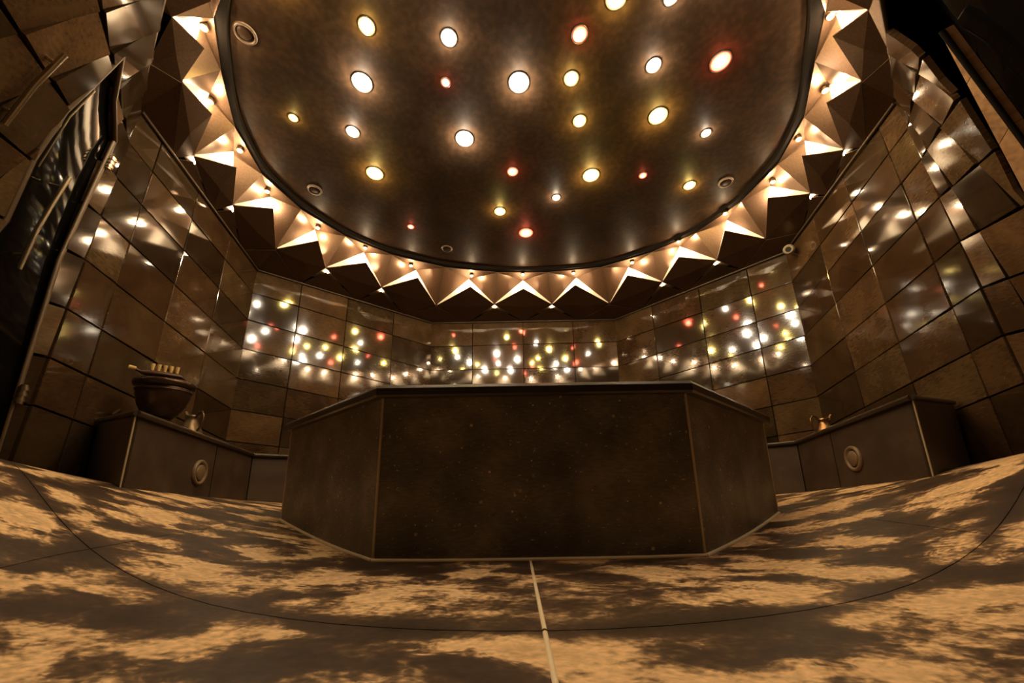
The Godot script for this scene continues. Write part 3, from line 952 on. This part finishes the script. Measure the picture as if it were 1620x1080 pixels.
# ---------------------------------------------------------------- benches along the walls
func build_bench(label: String, front: Array, back: Array, hf: Array, hb: Array, joints: Array) -> void:
	var o := thing("wall_bench", label, "bench", Vector3.ZERO, "tiled benches along the walls")
	var n := front.size()
	var off := func(k: int) -> Vector3:
		return (P(front[k][0], 0, front[k][1]) - P(back[k][0], 0, back[k][1])).normalized()
	for k in n - 1:
		# front panels, split at the joints
		var js: Array = [0.0]
		js.append_array(joints[k])
		js.append(1.0)
		for j in js.size() - 1:
			var a := P(front[k][0], 0, front[k][1]).lerp(P(front[k + 1][0], 0, front[k + 1][1]), js[j] + 0.003)
			var b := P(front[k][0], 0, front[k][1]).lerp(P(front[k + 1][0], 0, front[k + 1][1]), js[j + 1] - 0.003)
			var ha := lerpf(hf[k], hf[k + 1], js[j]) - 0.03
			var hb2 := lerpf(hf[k], hf[k + 1], js[j + 1]) - 0.03
			var m := (a + b) / 2.0
			var fr := PackedVector3Array([Vector3(a.x, floor_h(a.x, -a.z) - 0.02, a.z), Vector3(m.x, floor_h(m.x, -m.z) - 0.02, m.z), Vector3(b.x, floor_h(b.x, -b.z) - 0.02, b.z), Vector3(b.x, hb2, b.z), Vector3(a.x, ha, a.z)])
			var uv := PackedVector2Array()
			for p in fr: uv.append(Vector2(p.x + p.z, p.y) + Vector2(k * 0.37 + j * 0.61, 0))
			put(slab_mesh(fr, -off.call(k) * 0.03, uv), M.bench, "front_panel", o)
		# seat slab with a nose over the front
		var f0: Vector3 = P(front[k][0], hf[k], front[k][1]) + off.call(k) * 0.02; var f1: Vector3 = P(front[k + 1][0], hf[k + 1], front[k + 1][1]) + off.call(k + 1) * 0.02
		var b0 := P(back[k][0], hb[k], back[k][1]); var b1 := P(back[k + 1][0], hb[k + 1], back[k + 1][1])
		put(slab_mesh(PackedVector3Array([f0, f1, b1, b0]), Vector3(0, -0.03, 0)), M.bench, "seat_slab", o)
		put(bar(f0 - Vector3(0, 0.013, 0), f1 - Vector3(0, 0.013, 0), 0.016, 10), M.coping, "nosing", o)
	# end panel with its own nosing
	var a := P(front[0][0], 0, front[0][1]); var b := P(back[0][0], 0, back[0][1])
	var ef := PackedVector3Array([Vector3(a.x, floor_h(a.x, -a.z) - 0.02, a.z), Vector3(b.x, floor_h(b.x, -b.z) - 0.02, b.z), Vector3(b.x, hb[0] - 0.03, b.z), Vector3(a.x, hf[0] - 0.03, a.z)])
	var inn := (P(front[1][0], 0, front[1][1]) - a).normalized() * 0.03
	put(slab_mesh(ef, inn), M.bench, "end_panel", o)
	put(bar(Vector3(a.x, hf[0] - 0.013, a.z) + off.call(0) * 0.02, Vector3(b.x, hb[0] - 0.013, b.z), 0.016, 10), M.coping, "nosing", o)
	put(bar(Vector3(a.x, floor_h(a.x, -a.z), a.z), Vector3(a.x, hf[0] - 0.03, a.z), 0.004, 8), M.strip, "corner_strip", o)

func ring_fitting(label: String, at: Vector3, n: Vector3) -> void:
	var o := thing("round_fitting", label, "wall fitting", at, "round fittings on the bench fronts")
	o.basis = Basis(Quaternion(Vector3.UP, n))
	put(lathe(PackedVector2Array([Vector2(0.085, 0.0), Vector2(0.085, 0.010), Vector2(0.078, 0.018), Vector2(0.066, 0.016), Vector2(0.060, 0.004), Vector2(0.0, 0.003)]), 40), M.fitting, "outer_ring", o)
	put(lathe(PackedVector2Array([Vector2(0.052, 0.003), Vector2(0.052, 0.012), Vector2(0.047, 0.016), Vector2(0.0, 0.018)]), 40), M.fitting, "cover_disc", o)
	var g := put(lathe(PackedVector2Array([Vector2(0.0605, 0.0045), Vector2(0.0605, 0.0065), Vector2(0.0525, 0.0065)]), 40), M.black, "groove", o)
	g.set_meta("label", "dark groove round the cover disc")

func build_benches() -> void:
	build_bench("dark tiled bench carrying the bronze basin, along the wall by the glass door", [[-1.988, 1.96], [-2.372, 3.464], [-0.95, 4.86], [-0.75, 5.0]], [[-2.60, 2.346], [-3.00, 3.98], [-1.25, 5.58], [-1.1, 5.58]], [0.665, 0.566, 0.55, 0.55], [0.70, 0.60, 0.56, 0.56], [[0.58], [0.33, 0.66], []])
	build_bench("dark tiled bench with only a jug standing on it, by the pier painted as lit", [[2.181, 2.032], [2.476, 3.339], [1.22, 4.92], [1.05, 5.0]], [[2.80, 2.376], [3.11, 3.80], [1.60, 5.56], [1.4, 5.56]], [0.696, 0.586, 0.55, 0.55], [0.73, 0.62, 0.56, 0.56], [[0.62], [0.33, 0.66], []])
	var nl := P(1.504, 0, 0.384).normalized()
	var fl := P(-1.988, 0, 1.96).lerp(P(-2.372, 0, 3.464), 0.455)
	ring_fitting("round ringed fitting on the bench front below the basin and jug", Vector3(fl.x, 0.37, fl.z) + nl * 0.001, nl)
	var nr := P(-1.307, 0, 0.295).normalized()
	var fr := P(2.181, 0, 2.032).lerp(P(2.476, 0, 3.339), 0.453)
	ring_fitting("round ringed fitting on the front of the bench without a basin", Vector3(fr.x, 0.39, fr.z) + nr * 0.001, nr)

# ---------------------------------------------------------------- lamps in the oval ceiling
func build_lamps() -> void:
	var L := [[-0.943, 1.892, 0.051, "Y"], [-0.404, 1.968, 0.052, "W"], [0.498, 1.961, 0.052, "R"], [1.081, 2.169, 0.051, "W"], [1.568, 2.151, 0.070, "R"], [-1.116, 2.257, 0.072, "W"], [-0.479, 2.267, 0.034, "R"], [0.083, 2.277, 0.076, "W"], [0.483, 2.254, 0.053, "Y"], [1.261, 2.570, 0.074, "Y"], [0.604, 2.604, 0.054, "Y"], [1.750, 2.740, 0.039, "W"], [-1.799, 2.533, 0.034, "Y"], [-1.359, 2.670, 0.052, "W"], [-0.397, 2.757, 0.077, "W"], [-1.331, 3.127, 0.078, "Y"], [0.030, 3.132, 0.053, "R"], [0.818, 3.196, 0.079, "Y"], [1.342, 3.207, 0.038, "R"], [0.499, 3.491, 0.041, "W"], [1.878, 3.351, 0.057, "Y"], [-0.117, 3.692, 0.061, "Y"], [-1.188, 3.926, 0.038, "R"], [0.188, 4.078, 0.086, "R"], [0.698, 1.758, 0.064, "Y"], [1.048, 1.760, 0.044, "W"]]
	# the same field goes on over the entrance end
	L.append_array([[-1.389, 1.622, 0.056, "Y"], [-0.800, 1.511, 0.072, "W"], [-0.111, 1.444, 0.067, "W"], [0.278, 1.244, 0.056, "R"], [1.389, 1.556, 0.067, "W"], [-0.500, 1.200, 0.050, "Y"]])
	var tint := {"W": "white", "Y": "yellow", "R": "red"}
	var look := func(a: Array) -> String:
		return ("large " if a[2] > 0.064 else ("medium " if a[2] > 0.046 else "small ")) + tint[a[3]]
	for a in L:
		var r: float = a[2]
		var by: Array = L.duplicate()
		by.sort_custom(func(p, q): return Vector2(p[0] - a[0], p[1] - a[1]).length() < Vector2(q[0] - a[0], q[1] - a[1]).length())
		var o := thing("ceiling_lamp", "%s round ceiling lamp beside a %s lamp and a %s lamp" % [look.call(a), look.call(by[1]), look.call(by[2])], "lamp", P(a[0], DISC_H, a[1]), "coloured lamps in the oval ceiling")
		put(lathe(PackedVector2Array([Vector2(r + 0.006, 0.002), Vector2(r + 0.006, -0.006), Vector2(r, -0.007), Vector2(r - 0.002, 0.0)]), 32), M.bezel, "bezel", o)
		put(lathe(PackedVector2Array([Vector2(0.0, -0.010), Vector2(r * 0.6, -0.009), Vector2(r * 0.92, -0.006), Vector2(r - 0.001, -0.001)]), 32), M.lamp[a[3]], "diffuser", o)
		var l := OmniLight3D.new()
		l.name = "lamp_light"
		l.light_color = {"W": Color(1.0, 0.92, 0.80), "Y": Color(1.0, 0.86, 0.48), "R": Color(1.0, 0.44, 0.32)}[a[3]]
		l.light_energy = {"W": 0.30, "Y": 0.22, "R": 0.07}[a[3]] * (r * r) / (0.060 * 0.060)
		l.light_size = r * 0.5
		l.omni_range = 14.0
		l.omni_attenuation = 2.0
		l.shadow_enabled = true
		o.add_child(l, true)
		l.position = Vector3(0, -0.015 - r * 0.5, 0)
	for a in [[-1.780, 1.924], [-2.027, 3.327], [-0.836, 4.373], [2.236, 3.317]]:
		var by: Array = L.duplicate()
		by.sort_custom(func(p, q): return Vector2(p[0] - a[0], p[1] - a[1]).length() < Vector2(q[0] - a[0], q[1] - a[1]).length())
		var o := thing("ceiling_speaker", "round brown loudspeaker near the oval ceiling rim, beside a %s lamp" % look.call(by[0]), "speaker", P(a[0], DISC_H, a[1]), "round loudspeakers in the oval ceiling")
		put(lathe(PackedVector2Array([Vector2(0.0, -0.012), Vector2(0.035, -0.010), Vector2(0.046, -0.004), Vector2(0.050, 0.0)]), 32), M.disc, "cone_cover", o)
		put(lathe(PackedVector2Array([Vector2(0.052, 0.0), Vector2(0.056, -0.012), Vector2(0.066, -0.012), Vector2(0.072, 0.0)]), 32), M.trim, "ring", o)

# ---------------------------------------------------------------- basin, brush, jugs, camera
func build_jug(label: String, at: Vector3, turn: float, m: Material) -> void:
	var o := thing("water_jug", label, "jug", at, "metal jugs on the benches")
	o.scale = Vector3(1.05, 1.05, 1.05)
	o.rotation.y = turn
	put(lathe(PackedVector2Array([Vector2(0.0, 0.0), Vector2(0.062, 0.0), Vector2(0.076, 0.012), Vector2(0.078, 0.03), Vector2(0.066, 0.07), Vector2(0.048, 0.105), Vector2(0.036, 0.135), Vector2(0.034, 0.155), Vector2(0.044, 0.172), Vector2(0.040, 0.172), Vector2(0.030, 0.155), Vector2(0.0, 0.145)]), 32), m, "body", o)
	put(tube(PackedVector3Array([Vector3(0.030, 0.145, 0), Vector3(0.05, 0.165, 0), Vector3(0.066, 0.19, 0), Vector3(0.074, 0.205, 0)]), PackedFloat32Array([0.02, 0.017, 0.013, 0.010]), 12), m, "spout", o)
	put(tube(PackedVector3Array([Vector3(-0.036, 0.16, 0), Vector3(-0.058, 0.192, 0), Vector3(-0.086, 0.196, 0), Vector3(-0.103, 0.17, 0), Vector3(-0.103, 0.13, 0), Vector3(-0.094, 0.09, 0), Vector3(-0.072, 0.06, 0)]), PackedFloat32Array([0.008, 0.008, 0.008, 0.008, 0.007, 0.007, 0.007]), 10), m, "handle", o)

func build_small_things() -> void:
	# basin on a short foot
	var b := thing("wash_basin", "deep round bronze wash basin with a rolled rim standing on the bench", "basin", P(-2.375, 0.648, 2.50))
	put(lathe(PackedVector2Array([Vector2(0.0000, 0.0), Vector2(0.0663, 0.0), Vector2(0.0686, 0.02), Vector2(0.0546, 0.045), Vector2(0.0663, 0.07)]), 40), M.basin, "foot", b)
	put(lathe(PackedVector2Array([Vector2(0.0000, 0.062), Vector2(0.0546, 0.065), Vector2(0.0936, 0.10), Vector2(0.1248, 0.16), Vector2(0.1420, 0.225), Vector2(0.1482, 0.285), Vector2(0.1420, 0.295), Vector2(0.1326, 0.25), Vector2(0.1092, 0.16), Vector2(0.0000, 0.10)]), 48), M.basin, "bowl", b)
	put(lathe(PackedVector2Array([Vector2(0.1451, 0.280), Vector2(0.1591, 0.284), Vector2(0.1669, 0.298), Vector2(0.1669, 0.314), Vector2(0.1591, 0.327), Vector2(0.1466, 0.328), Vector2(0.1373, 0.318), Vector2(0.1357, 0.30)]), 48), M.basin, "rolled_rim", b)
	put(lathe(PackedVector2Array([Vector2(0.1459, 0.250), Vector2(0.1513, 0.255), Vector2(0.1513, 0.262), Vector2(0.1459, 0.268)]), 48), M.basin, "band", b)
	# scrubbing brush lying bristles up across the rim
	var br := thing("scrubbing_brush", "wooden scrubbing brush lying bristles up across the basin rim", "brush", P(-2.385, 0.984, 2.40))
	br.rotation.y = deg_to_rad(45.0)
	put(tube(PackedVector3Array([Vector3(-0.05, 0.022, 0), Vector3(-0.03, 0.022, 0), Vector3(0.05, 0.022, 0), Vector3(0.125, 0.022, 0), Vector3(0.15, 0.022, 0)]), PackedFloat32Array([0.022, 0.034, 0.04, 0.036, 0.02]), 16, 0.55), M.wood, "brush_head", br)
	put(tube(PackedVector3Array([Vector3(-0.045, 0.022, 0), Vector3(-0.065, 0.030, 0), Vector3(-0.085, 0.04, 0)]), PackedFloat32Array([0.017, 0.012, 0.014]), 12, 0.7), M.wood, "brush_handle", br)
	put(tube(PackedVector3Array([Vector3(-0.080, 0.04, 0), Vector3(-0.115, 0.046, 0)]), PackedFloat32Array([0.018, 0.018]), 12, 0.8), M.bristle, "handle_end", br)
	for i in 5:
		for j in 2:
			var p := Vector3(-0.005 + i * 0.031, 0.04, -0.016 + j * 0.032)
			put(tube(PackedVector3Array([p, p + Vector3(0, 0.024, 0), p + Vector3(0, 0.046, 0)]), PackedFloat32Array([0.008, 0.010, 0.012]), 8), M.bristle, "bristle_tuft", br)
	build_jug("dull metal jug with curled handle beside the bronze basin", P(-2.46, 0.627, 2.86), deg_to_rad(165.0), M.pewter)
	build_jug("shiny copper jug standing alone on the bench without a basin", P(2.76, 0.60, 3.36), deg_to_rad(0.0), M.copper)
	# surveillance camera under the ceiling ring
	var q := P(2.98, 2.65, 3.60)
	var cm := thing("security_camera", "small pale dome camera fixed at the corner under the ceiling ring", "camera", q)
	put(bar(Vector3(0.16, 0.05, -0.12), Vector3(0.01, 0.0, 0.0), 0.018, 10), M.plastic, "bracket", cm)
	var dirv := (P(0.3, 1.2, 1.2) - q).normalized()
	put(tube(PackedVector3Array([-dirv * 0.06, -dirv * 0.045, dirv * 0.05, dirv * 0.062]), PackedFloat32Array([0.038, 0.05, 0.05, 0.042]), 20), M.plastic, "housing", cm)
	var ln := put(bar(dirv * 0.061, dirv * 0.068, 0.026, 16), M.black, "lens", cm)
	ln.set_meta("label", "dark round lens")
